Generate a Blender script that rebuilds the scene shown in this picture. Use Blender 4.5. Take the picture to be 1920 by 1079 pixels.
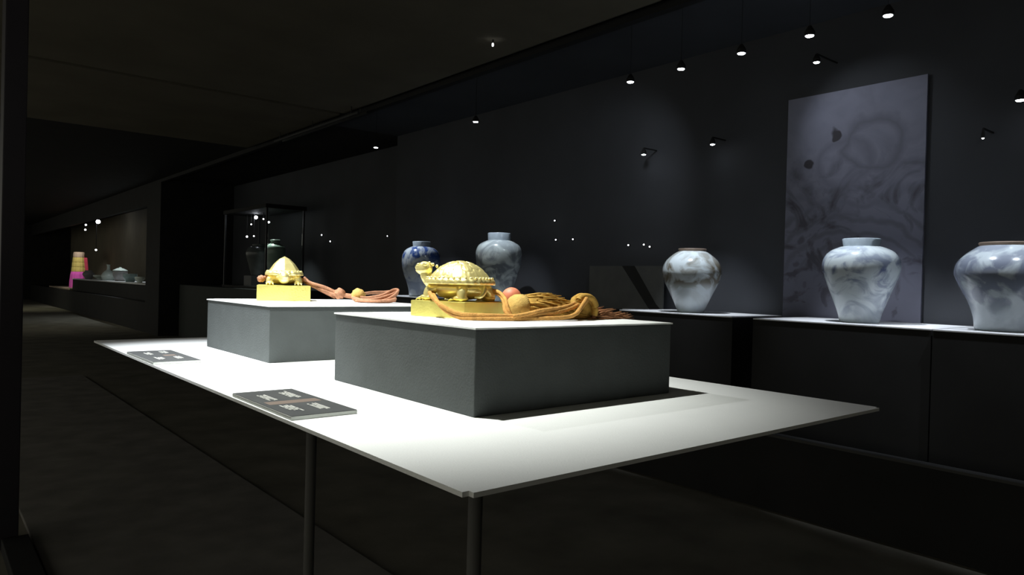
import bpy, bmesh, math, random
from mathutils import Vector, Matrix, noise as mnoise

for o in list(bpy.data.objects):
    bpy.data.objects.remove(o, do_unlink=True)
scene = bpy.context.scene
col = scene.collection
random.seed(7)
PI = math.pi

# ------------------------------------------------------------------ camera
# world: X runs across the showcase, Y runs along it, Z is up; camera stands over the origin
CAM_Z = 1.155
F_PX, PITCH, ROLL, YAW = 1348.1, 0.0077, -0.0258, 0.6941
Rv = Vector((math.cos(YAW), -math.sin(YAW), 0))
Fw = Vector((math.sin(YAW), math.cos(YAW), 0))
fwd = Fw * math.cos(PITCH) + Vector((0, 0, -math.sin(PITCH)))
upv = Fw * math.sin(PITCH) + Vector((0, 0, math.cos(PITCH)))
cr, sr = math.cos(ROLL), math.sin(ROLL)
cam_r = Rv * cr - upv * sr
cam_u = Rv * sr + upv * cr
cam_data = bpy.data.cameras.new('camera')
cam = bpy.data.objects.new('camera', cam_data)
col.objects.link(cam)
cam_data.sensor_width = 36.0
cam_data.lens = F_PX / 1920 * 36
cam_data.clip_start = 0.02
cam_data.clip_end = 120
M = Matrix.Identity(4)
for i in range(3):
    M[i][0], M[i][1], M[i][2] = cam_r[i], cam_u[i], -fwd[i]
M[2][3] = CAM_Z
cam.matrix_world = M
scene.camera = cam


def px(x, y, X=None, Y=None, Z=None):
    """photo pixel -> world point on the plane X=, Y= or Z="""
    d = fwd + cam_r * ((x - 960) / F_PX) - cam_u * ((y - 539.5) / F_PX)
    if X is not None:
        k = X / d.x
    elif Y is not None:
        k = Y / d.y
    else:
        k = (Z - CAM_Z) / d.z
    return Vector((0, 0, CAM_Z)) + d * k


# ------------------------------------------------------------------ world, exposure, main lights
world = bpy.data.worlds.new('world')
scene.world = world
world.use_nodes = True
world.node_tree.nodes['Background'].inputs[0].default_value = (0.9, 0.88, 0.75, 1)
world.node_tree.nodes['Background'].inputs[1].default_value = 0.38
vs = scene.view_settings
vs.view_transform = 'Standard'
vs.look = 'None'
vs.gamma = 1.0
vs.use_curve_mapping = False
vs.exposure = 0.0


def spot(name, loc, target, watts, angle, blend=0.6, size=0.02, color=(1, 1, 1), parent=None):
    d = bpy.data.lights.new(name, 'SPOT')
    d.energy = watts
    d.spot_size = math.radians(angle)
    d.spot_blend = blend
    d.shadow_soft_size = size
    d.color = color
    o = bpy.data.objects.new(name, d)
    col.objects.link(o)
    o.location = loc
    o.rotation_euler = (Vector(target) - Vector(loc)).to_track_quat('-Z', 'Y').to_euler()
    if parent:
        o.parent = parent
        o.matrix_parent_inverse = parent.matrix_basis.inverted()
    return o


TABLE_Z = 1.0
# spots over the seals; placed from the plinth shadows, then shifted to brighten its left faces
spot('seal_spot', (0.28, 0.98, 2.25), (0.50, 1.00, 1.0), 140, 58, 1.0, 0.012, (0.97, 1.0, 0.95))
spot('seal_spot', (0.26, 1.80, 2.30), (0.62, 1.00, 1.0), 20, 75, 1.0, 0.012, (0.97, 0.98, 1.0))  # weak spot added to cast the faint second plinth shadow
spot('seal_spot', (0.13, 1.62, 2.25), (0.50, 1.36, 1.0), 190, 40, 1.0, 0.012, (0.90, 0.95, 1.0))


# ------------------------------------------------------------------ helpers
def mat(name, color, rough=0.6, metal=0.0, var=0.0, scale=8.0, bump=0.0, bscale=60.0, spec=0.5, emit=None, coat=0.0):
    m = bpy.data.materials.new(name)
    m.use_nodes = True
    nt = m.node_tree
    b = nt.nodes['Principled BSDF']
    b.inputs['Base Color'].default_value = (*color, 1)
    b.inputs['Roughness'].default_value = rough
    b.inputs['Metallic'].default_value = metal
    b.inputs['Specular IOR Level'].default_value = spec
    b.inputs['Coat Weight'].default_value = coat
    tc = nt.nodes.new('ShaderNodeTexCoord')
    if var > 0:
        n = nt.nodes.new('ShaderNodeTexNoise')
        n.inputs['Scale'].default_value = scale
        n.inputs['Detail'].default_value = 4
        nt.links.new(tc.outputs['Object'], n.inputs['Vector'])
        r = nt.nodes.new('ShaderNodeValToRGB')
        r.color_ramp.elements[0].position = 0.3
        r.color_ramp.elements[1].position = 0.7
        r.color_ramp.elements[0].color = (*[c * (1 - var) for c in color], 1)
        r.color_ramp.elements[1].color = (*[min(1, c * (1 + var)) for c in color], 1)
        nt.links.new(n.outputs['Fac'], r.inputs['Fac'])
        nt.links.new(r.outputs['Color'], b.inputs['Base Color'])
    if bump > 0:
        n = nt.nodes.new('ShaderNodeTexNoise')
        n.inputs['Scale'].default_value = bscale
        n.inputs['Detail'].default_value = 3
        nt.links.new(tc.outputs['Object'], n.inputs['Vector'])
        bp = nt.nodes.new('ShaderNodeBump')
        bp.inputs['Strength'].default_value = bump
        bp.inputs['Distance'].default_value = 0.002
        nt.links.new(n.outputs['Fac'], bp.inputs['Height'])
        nt.links.new(bp.outputs['Normal'], b.inputs['Normal'])
    if emit:
        b.inputs['Emission Color'].default_value = (*emit[0], 1)
        b.inputs['Emission Strength'].default_value = emit[1]
    return m


def empty(name, loc, label=None, cat=None, group=None, rotz=0.0):
    o = bpy.data.objects.new(name, None)
    col.objects.link(o)
    o.empty_display_size = 0.05
    o.location = loc
    o.rotation_euler = (0, 0, rotz)
    tag(o, label, cat, group)
    o.matrix_basis = Matrix.LocRotScale(Vector(loc), o.rotation_euler, None)
    return o


def tag(o, label=None, cat=None, group=None, kind=None):
    if label: o['label'] = label
    if cat: o['category'] = cat
    if group: o['group'] = group
    if kind: o['kind'] = kind
    return o


def obj(name, bm, material, parent=None, smooth=False, bevel=0.0, world_space=False):
    me = bpy.data.meshes.new(name)
    bmesh.ops.recalc_face_normals(bm, faces=bm.faces[:])
    if bevel > 0:
        bmesh.ops.bevel(bm, geom=[e for e in bm.edges], offset=bevel, segments=2, affect='EDGES', profile=0.6)
    if parent is not None and world_space:
        top = parent
        mats = parent.matrix_basis.copy()
        while top.parent:
            top = top.parent
            mats = top.matrix_basis @ mats
        bm.transform(mats.inverted())
    bm.to_mesh(me)
    bm.free()
    if smooth:
        for p in me.polygons: p.use_smooth = True
    me.materials.append(material)
    o = bpy.data.objects.new(name, me)
    col.objects.link(o)
    if parent is not None: o.parent = parent
    return o


def box(lo, hi, bm=None):
    bm = bm or bmesh.new()
    r = bmesh.ops.create_cube(bm, size=1)
    lo, hi = Vector(lo), Vector(hi)
    for v in r['verts']:
        v.co = Vector(((v.co.x + .5) * (hi.x - lo.x) + lo.x, (v.co.y + .5) * (hi.y - lo.y) + lo.y, (v.co.z + .5) * (hi.z - lo.z) + lo.z))
    return bm


def lathe(profile, seg=48, bm=None, mtx=None, close=True):
    """profile = [(r, z)...] turned about Z"""
    bm = bm or bmesh.new()
    rings = []
    for r, z in profile:
        rings.append([bm.verts.new((r * math.cos(2 * PI * k / seg), r * math.sin(2 * PI * k / seg), z)) for k in range(seg)])
    for a, b in zip(rings, rings[1:]):
        for k in range(seg):
            bm.faces.new((a[k], a[(k + 1) % seg], b[(k + 1) % seg], b[k]))
    if close:
        bm.faces.new(rings[0][::-1])
        bm.faces.new(rings[-1])
    if mtx is not None:
        for ring in rings:
            for v in ring: v.co = mtx @ v.co
    return bm


def smooth_path(pts, n=8):
    pts = [Vector(p) for p in pts]
    out = []
    for i in range(len(pts) - 1):
        p0 = pts[max(i - 1, 0)]; p1 = pts[i]; p2 = pts[i + 1]; p3 = pts[min(i + 2, len(pts) - 1)]
        for k in range(n):
            t = k / n
            out.append(0.5 * ((2 * p1) + (p2 - p0) * t + (2 * p0 - 5 * p1 + 4 * p2 - p3) * t * t + (3 * p1 - p0 - 3 * p2 + p3) * t ** 3))
    out.append(pts[-1])
    return out


def tube(path, rad, seg=10, bm=None):
    bm = bm or bmesh.new()
    n = len(path)
    rings = []
    up = Vector((0, 0, 1))
    for i, p in enumerate(path):
        t = (path[min(i + 1, n - 1)] - path[max(i - 1, 0)])
        if t.length < 1e-9: t = Vector((1, 0, 0))
        t.normalize()
        s = t.cross(up)
        if s.length < 1e-3: s = t.cross(Vector((0, 1, 0)))
        s.normalize()
        w = s.cross(t).normalized()
        r = rad(i / (n - 1)) if callable(rad) else rad
        rings.append([bm.verts.new(p + (s * math.cos(2 * PI * k / seg) + w * math.sin(2 * PI * k / seg)) * r) for k in range(seg)])
    for a, b in zip(rings, rings[1:]):
        for k in range(seg):
            bm.faces.new((a[k], a[(k + 1) % seg], b[(k + 1) % seg], b[k]))
    bm.faces.new(rings[0][::-1]); bm.faces.new(rings[-1])
    return bm


def ball(c, r, bm=None, seg=20, rings=14, fn=None):
    """ellipsoid; r is a number or (rx, ry, rz); fn(unit vector) scales the radius"""
    bm = bm or bmesh.new()
    if not isinstance(r, (tuple, list)): r = (r, r, r)
    res = bmesh.ops.create_uvsphere(bm, u_segments=seg, v_segments=rings, radius=1)
    for v in res['verts']:
        k = fn(v.co.normalized()) if fn else 1.0
        v.co = Vector((c[0] + v.co.x * r[0] * k, c[1] + v.co.y * r[1] * k, c[2] + v.co.z * r[2] * k))
    return bm


# ------------------------------------------------------------------ materials
M_floor = mat('dark_carpet', (0.17, 0.16, 0.13), 0.9, var=0.25, scale=3, bump=0.6, bscale=300, spec=0.2)
M_plat = mat('charcoal_platform', (0.20, 0.19, 0.175), 0.8, var=0.2, scale=5, spec=0.2)
M_black = mat('matt_black', (0.015, 0.015, 0.015), 0.7, var=0.2, scale=4, spec=0.3)
M_wall = mat('dark_wall', (0.060, 0.064, 0.073), 0.75, var=0.12, scale=1.5, spec=0.25)
M_ceil = mat('dark_ceiling', (0.16, 0.145, 0.11), 0.9, var=0.1, scale=2, spec=0.1)
M_post = mat('post_paint', (0.030, 0.026, 0.034), 0.5, var=0.1)
M_white = mat('white_board', (0.82, 0.83, 0.81), 0.75, var=0.02, scale=12, bump=0.15, bscale=500, spec=0.2)
M_plinth = mat('grey_plinth', (0.070, 0.078, 0.077), 0.8, var=0.06, scale=30, bump=0.35, bscale=350, spec=0.25)
M_slab = mat('pale_slab', (0.75, 0.76, 0.78), 0.8, var=0.05, scale=10, spec=0.2)
M_gold = mat('gilt_bronze', (0.96, 0.82, 0.34), 0.34, metal=0.66, var=0.06, scale=40, bump=0.1, bscale=200)
M_goldflat = mat('gilt_block', (0.80, 0.71, 0.20), 0.40, metal=0.76, var=0.08, scale=30, bump=0.15, bscale=300)
M_cord = mat('orange_cord', (0.60, 0.31, 0.085), 0.85, var=0.2, scale=120, bump=0.9, bscale=700, spec=0.2)
M_tassel = mat('ochre_fringe', (0.50, 0.295, 0.065), 0.85, var=0.3, scale=150, spec=0.2)
M_tip = mat('rust_fringe', (0.36, 0.17, 0.08), 0.85, var=0.3, scale=150, spec=0.2)
M_cap = mat('straw_cap', (0.62, 0.41, 0.12), 0.8, var=0.15, scale=120, bump=0.6, bscale=500, spec=0.2)
M_bead = mat('coral_bead', (0.68, 0.22, 0.12), 0.55, var=0.08, scale=60)
M_rose = mat('rose_cord', (0.50, 0.245, 0.14), 0.85, var=0.2, scale=120, bump=0.9, bscale=700, spec=0.2)
M_card = mat('card_print', (0.050, 0.052, 0.052), 0.8, var=0.1, scale=30, spec=0.2)
M_cardedge = mat('card_core', (0.50, 0.52, 0.49), 0.7)
M_letter = mat('card_lettering', (0.52, 0.52, 0.48), 0.7)
M_brown = mat('card_brown', (0.13, 0.095, 0.075), 0.6)
M_lens = mat('lamp_lens', (1, 1, 1), 0.4, emit=((0.86, 0.92, 1.0), 25))
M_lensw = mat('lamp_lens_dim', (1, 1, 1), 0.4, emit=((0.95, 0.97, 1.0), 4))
M_rail = mat('track_metal', (0.05, 0.05, 0.048), 0.45, metal=0.3)

# ------------------------------------------------------------------ setting
CEIL = 2.87
VG, VB = 3.44, 4.35          # front plane and back wall of the wall showcase
tag(obj('floor', box((-3, -4, -0.1), (8, 34, 0)), M_floor), kind='structure')
ceiling = tag(obj('ceiling', box((-3, -4, CEIL), (8, 34, CEIL + 0.1)), M_black), kind='structure')
for y0, y1 in ((-3.9, 6.84), (6.93, 9.62)):
    obj('ceiling_panel', box((-2.9, y0, CEIL - 0.025), (VG - 0.06, y1, CEIL)), M_ceil, ceiling, bevel=0.004)
wall_r = tag(obj('wall_right', box((VB, -4, 0), (VB + 0.15, 7.4, CEIL)), M_wall), kind='structure')
tag(obj('wall_right_far', box((4.75, 7.4, 0), (4.9, 14.2, CEIL)), M_wall), kind='structure')
tag(obj('wall_partition', box((VG, 14.2, 0), (5.2, 15.2, CEIL)), M_black), kind='structure')
tag(obj('wall_light_block', box((-3, -4.2, 0), (8, -4, CEIL)), M_black), kind='structure')  # unseen wall added behind the camera to cut ambient light
tag(obj('wall_end', box((-3, 33, 0), (8, 33.2, CEIL)), M_black), kind='structure')
# wall showcase: low base with sill, head with fascia
tag(obj('trim_1', box((VG, -4, 0), (VG + 0.11, 7.4, 0.385)), M_black), kind='structure')
tag(obj('trim_2', box((VG, -4, 2.815), (VG + 0.06, 14.2, CEIL)), M_black), kind='structure')
tag(obj('trim_3', box((VG + 0.06, -4, 2.835), (VB, 7.4, CEIL)), M_wall), kind='structure')
sill = tag(obj('trim_4', box((VG - 0.012, -4, 0.386), (VG + 0.02, 7.4, 0.398)), M_rail), kind='structure')
# island showcase platform, its floor rail and its end post
plat = tag(obj('display_platform', box((0.40, -1.0, 0.0), (1.43, 9.0, 0.02)), M_plat, bevel=0.003),
           'low charcoal platform under the white display table', 'platform')
rail = empty('showcase_frame', (0.35, 3.6, 0), 'dark showcase end post with low floor rail', 'frame')
obj('post', box((0.27, 3.58, 0.0), (0.35, 3.72, 2.86)), M_post, rail, world_space=True, bevel=0.004)
obj('floor_rail', box((0.29, -1.0, 0.0), (0.385, 3.58, 0.05)), M_black, rail, world_space=True, bevel=0.004)
# ceiling tracks
for i, (dx, dz) in enumerate(((0.0, 0.0), (0.10, -0.02))):
    a = empty('ceiling_track', (VG - 0.05 - dx, 7.4, 2.78 + dz),
              'thin grey lighting track along the ceiling edge, %s the wall' % ('next to' if i == 0 else 'one step away from'), 'track')
    obj('rail_channel', box((-0.012, -1.05, -0.010), (0.012, 1.05, 0.010)), M_rail, a, bevel=0.002)
    for y in (-0.9, 0.0, 0.9):
        obj('hanger', box((-0.004, y - 0.006, 0.010), (0.004, y + 0.006, CEIL - 0.025 - 2.78 - dz)), M_rail, a)


# ------------------------------------------------------------------ display table
T0, T1 = (0.3112, 0.4188), (0.995, 1.832)
table = empty('display_table', (0.65, 1.12, 0.02), 'white topped display table carrying the two grey plinths', 'table')
bm = box((T0[0], T0[1], TABLE_Z - 0.004), (T1[0], T1[1], TABLE_Z))
bmesh.ops.bevel(bm, geom=[e for e in bm.edges if abs(e.verts[0].co.z - e.verts[1].co.z) > 0.002], offset=0.006, segments=4, affect='EDGES')
obj('white_top', bm, M_white, table, world_space=True)
obj('table_deck', box((T0[0] + 0.14, T0[1] + 0.16, TABLE_Z - 0.022), (T1[0] - 0.14, T1[1] - 0.16, TABLE_Z - 0.004)), M_black, table, world_space=True)
M_col = mat('column_paint', (0.10, 0.097, 0.09), 0.8, var=0.1)
for cy in (0.86, 1.44):
    obj('column', lathe([(0.011, 0.032), (0.011, TABLE_Z - 0.022)], 20, mtx=Matrix.Translation((0.655, cy, 0))), M_col, table, True, world_space=True)
obj('foot_plate', box((0.45, 0.70, 0.0205), (0.86, 1.60, 0.032)), M_col, table, world_space=True, bevel=0.003)


def plinth(x0, y0, w, h, label):
    p = empty('display_plinth', (x0 + w / 2, y0 + w / 2, TABLE_Z), label, 'plinth', 'grey plinths on the white table')
    obj('body', box((-w / 2, -w / 2, 0), (w / 2, w / 2, h)), M_plinth, p, bevel=0.0015)
    bm = bmesh.new()
    # slightly uneven paper-covered top, a hair wider than the body
    n = 24
    e = w / 2 + 0.0018
    g = [[None] * (n + 1) for _ in range(n + 1)]
    b = [[None] * (n + 1) for _ in range(n + 1)]
    for i in range(n + 1):
        for j in range(n + 1):
            x, y = -e + 2 * e * i / n, -e + 2 * e * j / n
            edge = max(abs(x), abs(y)) / e
            dz = mnoise.noise(Vector((x * 30, y * 30, x0 * 9))) * 0.0008 * (1 if edge > 0.9 else 0.0)
            rr = 0.0010 if edge > 0.995 else 0.0
            g[i][j] = bm.verts.new((x, y, h + 0.0032 + dz * 0.6 - rr))
            b[i][j] = bm.verts.new((x, y, h + 0.0002 + dz * 0.2))
    for i in range(n):
        for j in range(n):
            bm.faces.new((g[i][j], g[i + 1][j], g[i + 1][j + 1], g[i][j + 1]))
    for i in range(n):
        bm.faces.new((g[i][0], b[i][0], b[i + 1][0], g[i + 1][0]))
        bm.faces.new((g[i][n], g[i + 1][n], b[i + 1][n], b[i][n]))
        bm.faces.new((g[0][i], g[0][i + 1], b[0][i + 1], b[0][i]))
        bm.faces.new((g[n][i], b[n][i], b[n][i + 1], g[n][i + 1]))
    obj('white_cover', bm, M_white, p)
    return p


PH = 0.0997
plinth(0.4898, 0.6503, 0.352, PH, 'grey square plinth under the turtle seal with the ochre tassel')
plinth(0.4844, 1.2484, 0.350, PH, 'grey square plinth under the turtle seal with the rose cord')
PT = TABLE_Z + PH + 0.0034


# ------------------------------------------------------------------ gold turtle seals
def shell_mesh(a, b, h, style):
    """domed carapace, long axis x, with raised plates (style 0: fine hexagons and flutes, style 1: big facets with a keel)"""
    bm = bmesh.new()
    NU, NR = (120, 44) if style == 0 else (8, 3)
    if style == 0:
        seeds = []
        for i in range(-5, 6):
            for j in range(-4, 5):
                seeds.append((i * 0.0125, (j + (0.5 if i % 2 else 0)) * 0.0145))
    else:
        seeds = [(x, 0) for x in (-0.027, -0.009, 0.009, 0.027)] + [(x, s * 0.017) for x in (-0.030, -0.012, 0.006, 0.022) for s in (-1, 1)] + \
                [(x, s * 0.034) for x in (-0.024, -0.004, 0.016) for s in (-1, 1)]
    rings = []
    top = None
    for k in range(NR + 1):
        t = k / NR
        ring = []
        for j in range(NU):
            th = 2 * PI * j / NU
            c, s = math.cos(th), math.sin(th)
            q = 1 / ((abs(c) ** 2.6 + abs(s) ** 2.6) ** (1 / 2.6))
            x, y = a * t * c * q, b * t * s * q
            if style == 0:
                z = h * (1 - t ** 2.1) ** 0.80
            else:
                z = h * ((1 - t ** 1.48) ** 0.90)
            # plates
            d = sorted(math.hypot(x - sx, y - sy) for sx, sy in seeds)
            gap = d[1] - d[0]
            z -= (0.0017 if style == 0 else 0.0) * math.exp(-(gap / 0.0014) ** 2) * (1 if t < 0.97 else 0)
            if style == 0 and t > 0.55:
                z += 0.0009 * math.sin(th * 40) * (t - 0.55) / 0.45
            v = bm.verts.new((x, y, z))
            ring.append(v)
            if k == 0: break
        rings.append(ring)
    for j in range(NU):
        bm.faces.new((rings[0][0], rings[1][j], rings[1][(j + 1) % NU]))
    for k in range(1, NR):
        for j in range(NU):
            bm.faces.new((rings[k][j], rings[k + 1][j], rings[k + 1][(j + 1) % NU], rings[k][(j + 1) % NU]))
    return bm


def rim_mesh(a, b, style):
    """flaring scalloped skirt round the shell"""
    bm = bmesh.new()
    NU = 144
    rows = [(1.00, 0.0020), (1.05, 0.0016), (1.14, -0.0035), (1.17, -0.0075), (1.13, -0.0085), (0.98, -0.0055)]
    rings = []
    for ri, (s0, z) in enumerate(rows):
        ring = []
        for j in range(NU):
            th = 2 * PI * j / NU
            c, s = math.cos(th), math.sin(th)
            q = 1 / ((abs(c) ** 2.6 + abs(s) ** 2.6) ** (1 / 2.6))
            sc = abs(math.sin(th * 14)) if style == 0 else abs(math.sin(th * 9))
            k = s0 + (0.035 * sc if ri in (2, 3, 4) else 0)
            zz = z + (0.0016 * sc if ri in (1, 2) else 0)
            ring.append(bm.verts.new((a * k * c * q, b * k * s * q, zz)))
        rings.append(ring)
    n = len(rings)
    for i in range(n):
        A, B = rings[i], rings[(i + 1) % n]
        for j in range(NU):
            bm.faces.new((A[j], A[(j + 1) % NU], B[(j + 1) % NU], B[j]))
    return bm


def leg_mesh(px_, py_, sx, sy, topz):
    """stout bent leg with a clawed foot; (px_, py_) foot centre"""
    bm = bmesh.new()
    hip = Vector((px_ - sx * 0.008, py_ - sy * 0.010, topz * 0.62))
    knee = Vector((px_ - sx * 0.001, py_ - sy * 0.001, topz * 0.46))
    ank = Vector((px_ + sx * 0.001, py_ + sy * 0.001, 0.006))
    tube(smooth_path([hip, knee, ank, Vector((px_ + sx * 0.002, py_, 0.003))], 5), lambda t: 0.0085 - 0.002 * t, 12, bm)
    ball((px_ + 0.003, py_, 0.0045), (0.0125, 0.0088, 0.0045), bm, 16, 10)
    for k in (-1, 0, 1):
        tube([Vector((px_ + 0.010, py_ + k * 0.005, 0.0038)), Vector((px_ + 0.0155, py_ + k * 0.0062, 0.0028)), Vector((px_ + 0.019, py_ + k * 0.007, 0.0008))],
             lambda t: 0.0024 * (1 - 0.75 * t), 8, bm)
    return bm


def turtle_seal(loc, rotz, w, bh, a, b, h, zrim, style, label, head_pts):
    t = empty('gold_turtle_seal', loc, label, 'seal', 'gold turtle seals', rotz)
    blk = obj('seal_block', box((-w / 2, -w / 2, 0), (w / 2, w / 2, bh)), M_goldflat, t, bevel=0.0012)
    def part(name, bm, m=M_gold, parent=t, smooth=True):
        for v in bm.verts: v.co.z += bh
        o = obj(name, bm, m, parent, smooth=smooth)
        return o
    bm = shell_mesh(a, b, h, style)
    for v in bm.verts: v.co.z += zrim
    sh = part('shell', bm, smooth=(style == 0))
    bm = rim_mesh(a, b, style)
    for v in bm.verts: v.co.z += zrim
    part('shell_rim', bm, parent=sh)
    # beads along the rim
    bm = bmesh.new()
    nb = 36
    for j in range(nb):
        th = 2 * PI * (j + .5) / nb
        c, s = math.cos(th), math.sin(th)
        q = 1 / ((abs(c) ** 2.6 + abs(s) ** 2.6) ** (1 / 2.6))
        ball((a * 1.09 * c * q, b * 1.09 * s * q, zrim + 0.0008), 0.0020 if style == 0 else 0.0014, bm, 8, 6)
    part('rim_beads', bm, parent=sh)
    # belly
    part('belly', ball((0, 0, zrim * 0.52), (a * 0.98, b * 0.92, zrim * 0.50), seg=28, rings=14))
    # legs
    for sx in (-1, 1):
        for sy in (-1, 1):
            part('leg', leg_mesh(sx * a * 0.72, sy * b * 0.86, 1 if sx > 0 else -1, sy, zrim))
    # tail curled against the rear
    part('tail', tube(smooth_path([(-a * 0.8, 0, zrim * 0.7), (-a * 1.10, 0.002, zrim * 0.55), (-a * 1.12, 0.010, zrim * 0.25), (-a * 0.95, 0.016, 0.006)], 6),
                      lambda q: 0.0055 * (1 - 0.75 * q), 10))
    # neck and head
    neck, hc, hr = head_pts
    nk = part('neck', tube(smooth_path(neck, 6), lambda q: 0.0105 - 0.002 * q, 14))
    def hf(u):
        k = 1.0
        k += 0.22 * max(0, u.x) ** 3
        k -= 0.16 * math.exp(-((u.x - 0.45) / 0.2) ** 2) * max(0, u.z)
        k -= 0.10 * math.exp(-((u.z + 0.15) / 0.07) ** 2) * max(0, u.x)
        return k
    hd = part('head', ball(hc, hr, seg=32, rings=24, fn=hf))
    for s in (-1, 1):
        part('eye', ball((hc[0] + hr[0] * 0.42, hc[1] + s * hr[1] * 0.72, hc[2] + hr[2] * 0.48), hr[2] * 0.24, seg=12, rings=8), parent=hd)
        part('ear', ball((hc[0] - hr[0] * 0.55, hc[1] + s * hr[1] * 0.80, hc[2] + hr[2] * 0.55), (hr[0] * 0.36, hr[1] * 0.16, hr[2] * 0.26), seg=12, rings=8), parent=hd)
    part('snout', ball((hc[0] + hr[0] * 1.0, hc[1], hc[2] + hr[2] * 0.10), (hr[0] * 0.22, hr[1] * 0.50, hr[2] * 0.28), seg=12, rings=8), parent=hd)
    if style == 0:
        bm = bmesh.new()
        for k in range(5):
            ball((hc[0] - hr[0] * (0.7 + 0.55 * k), hc[1], hc[2] + hr[2] * (0.75 - 0.22 * k)), (0.0028, 0.0016, 0.0026), bm, 8, 6)
        part('crest', bm, parent=hd)
    return t


# near seal: corner of the block that faces us and its heading come from the photo
A_N, W_N = -0.27, 0.099
fN = Vector((0.575, 0.79))
dL = Vector((math.sin(A_N), math.cos(A_N)))     # along the flank, towards the head
dR = Vector((math.cos(A_N), -math.sin(A_N)))
cN = fN + dL * (W_N / 2) + dR * (W_N / 2)
turtle_seal((cN.x, cN.y, PT), math.atan2(dL.y, dL.x), W_N, 0.0225, 0.0420, 0.0375, 0.0265, 0.0320, 0,
            'gold turtle seal with raised head, turned away, ochre tassel beside it',
            ([(0.030, 0, 0.024), (0.048, 0.003, 0.024), (0.058, 0.006, 0.034), (0.060, 0.007, 0.043)], (0.062, 0.008, 0.0465), (0.0135, 0.0100, 0.0105)))
# far seal faces the viewer
dv = Vector((0.589, 1.45)).normalized()
W_F = 0.107
cF = Vector((0.592, 1.452)) + dv * (W_F / 2)
turtle_seal((cF.x, cF.y, PT), math.atan2(-dv.y, -dv.x), W_F, 0.0325, 0.0400, 0.0330, 0.0330, 0.0290, 1,
            'gold turtle seal facing the viewer, faceted shell, rose cord through it',
            ([(0.026, 0, 0.022), (0.036, 0, 0.020), (0.042, 0, 0.018)], (0.043, 0.0, 0.0165), (0.0115, 0.0125, 0.0135)))


# ------------------------------------------------------------------ ochre cord with tassel (near seal)
def floor_clamp(p, r, z=PT):
    if p.z < z + r: p.z = z + r
    return p


def twin(path, r, bm, gap=0.9, twist=0.0):
    """two cords lying side by side"""
    n = len(path)
    for s in (-1, 1):
        pts = []
        for i, p in enumerate(path):
            t = (path[min(i + 1, n - 1)] - path[max(i - 1, 0)]).normalized()
            side = t.cross(Vector((0, 0, 1)))
            if side.length < 1e-3: side = Vector((1, 0, 0))
            side.normalize()
            w = side.cross(t)
            ang = twist * i
            pts.append(p + (side * math.cos(ang) + w * math.sin(ang)) * s * r * gap)
        tube(pts, r, 8, bm)
    return bm


tas = empty('ochre_tassel', px(1000, 600, Z=PT), 'orange cord with coral bead and ochre fringed tassel lying on plinth', 'tassel')
r = 0.0030
front = [px(806, 541, X=0.585), px(812, 556, X=0.560), px(824, 571, X=0.552), px(842, 584, X=0.553), px(866, 593, Y=0.772), px(905, 597, Y=0.752),
         px(960, 599, Y=0.735), px(1010, 601, Y=0.722), px(1055, 599, Y=0.715), px(1078, 590, Y=0.715), px(1090, 576, Y=0.718), px(1100, 562, Y=0.722)]
front = [floor_clamp(p, 0.0045) for p in front]
obj('cord', twin(smooth_path(front, 8), r, bmesh.new(), 0.8, 0.05), M_cord, tas, True, world_space=True)
back = [px(1102, 565, Y=0.735), px(1090, 560, Y=0.745), px(1076, 573, Y=0.728), px(1050, 581, Y=0.722), px(1015, 586, Y=0.722), px(985, 593, Y=0.726), px(962, 597, Y=0.733)]
back = [floor_clamp(p, 0.0045) for p in back]
obj('cord', twin(smooth_path(back, 8), r * 0.95, bmesh.new(), 0.8, 0.05), M_cord, tas, True, world_space=True)
rear = [px(912, 552, Y=0.865), px(922, 547, Y=0.84), px(936, 551, Y=0.80), px(946, 564, Y=0.765), px(949, 580, Y=0.75), px(955, 592, Y=0.742)]
obj('cord', twin(smooth_path([floor_clamp(p, 0.0045) for p in rear], 8), r * 0.9, bmesh.new(), 0.8, 0.08), M_cord, tas, True, world_space=True)
hl = [px(1083, 575, Y=0.730), px(1081, 563, Y=0.735), px(1092, 556, Y=0.735), px(1106, 560, Y=0.735), px(1113, 574, Y=0.735), px(1110, 592, Y=0.735)]
obj('knot', ball(px(1096, 578, Y=0.745), (0.0110, 0.0100, 0.0135), fn=lambda u: 1 + 0.06 * math.sin(u.x * 9 + u.z * 5)), M_tassel, tas, True, world_space=True)
obj('cord_loop', twin(smooth_path([floor_clamp(p, 0.005) for p in hl], 8), 0.0046, bmesh.new(), 0.9), M_tassel, tas, True, world_space=True)
obj('bead', ball(px(959, 558, Y=0.795), 0.0145), M_bead, tas, True, world_space=True)
# cap and fringe body: axis runs along the plinth edge
A0 = px(957, 576, Y=0.762); A1 = px(1098, 588, Y=0.752)
ax = (A1 - A0).normalized()
L = (A1 - A0).length
q = ax.to_track_quat('Z', 'Y').to_matrix().to_4x4()
MT = Matrix.Translation(A0) @ q
capp = [(0.003, -0.003), (0.0100, -0.001), (0.0155, 0.003), (0.0182, 0.008), (0.0190, 0.014), (0.0190, 0.020), (0.0160, 0.021)]
def squash(bm):
    for v in bm.verts:
        if v.co.z < PT + 0.0008: v.co.z = PT + 0.0008
    return bm
obj('tassel_cap', squash(lathe(capp, 24, mtx=MT)), M_cap, tas, True, world_space=True)
def body_r(s):   # radius along the fringe body, s from 0 to 1
    return 0.0178 + 0.0042 * math.sin(min(1, s / 0.25) * PI / 2) - 0.0150 * max(0, (s - 0.18) / 0.82) ** 1.1
prof = [(body_r(k / 12) - 0.0015, 0.018 + (L - 0.018) * k / 12) for k in range(13)]
obj('fringe_core', squash(lathe(prof, 24, mtx=MT)), M_tassel, tas, True, world_space=True)
rnd = random.Random(3)
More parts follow.
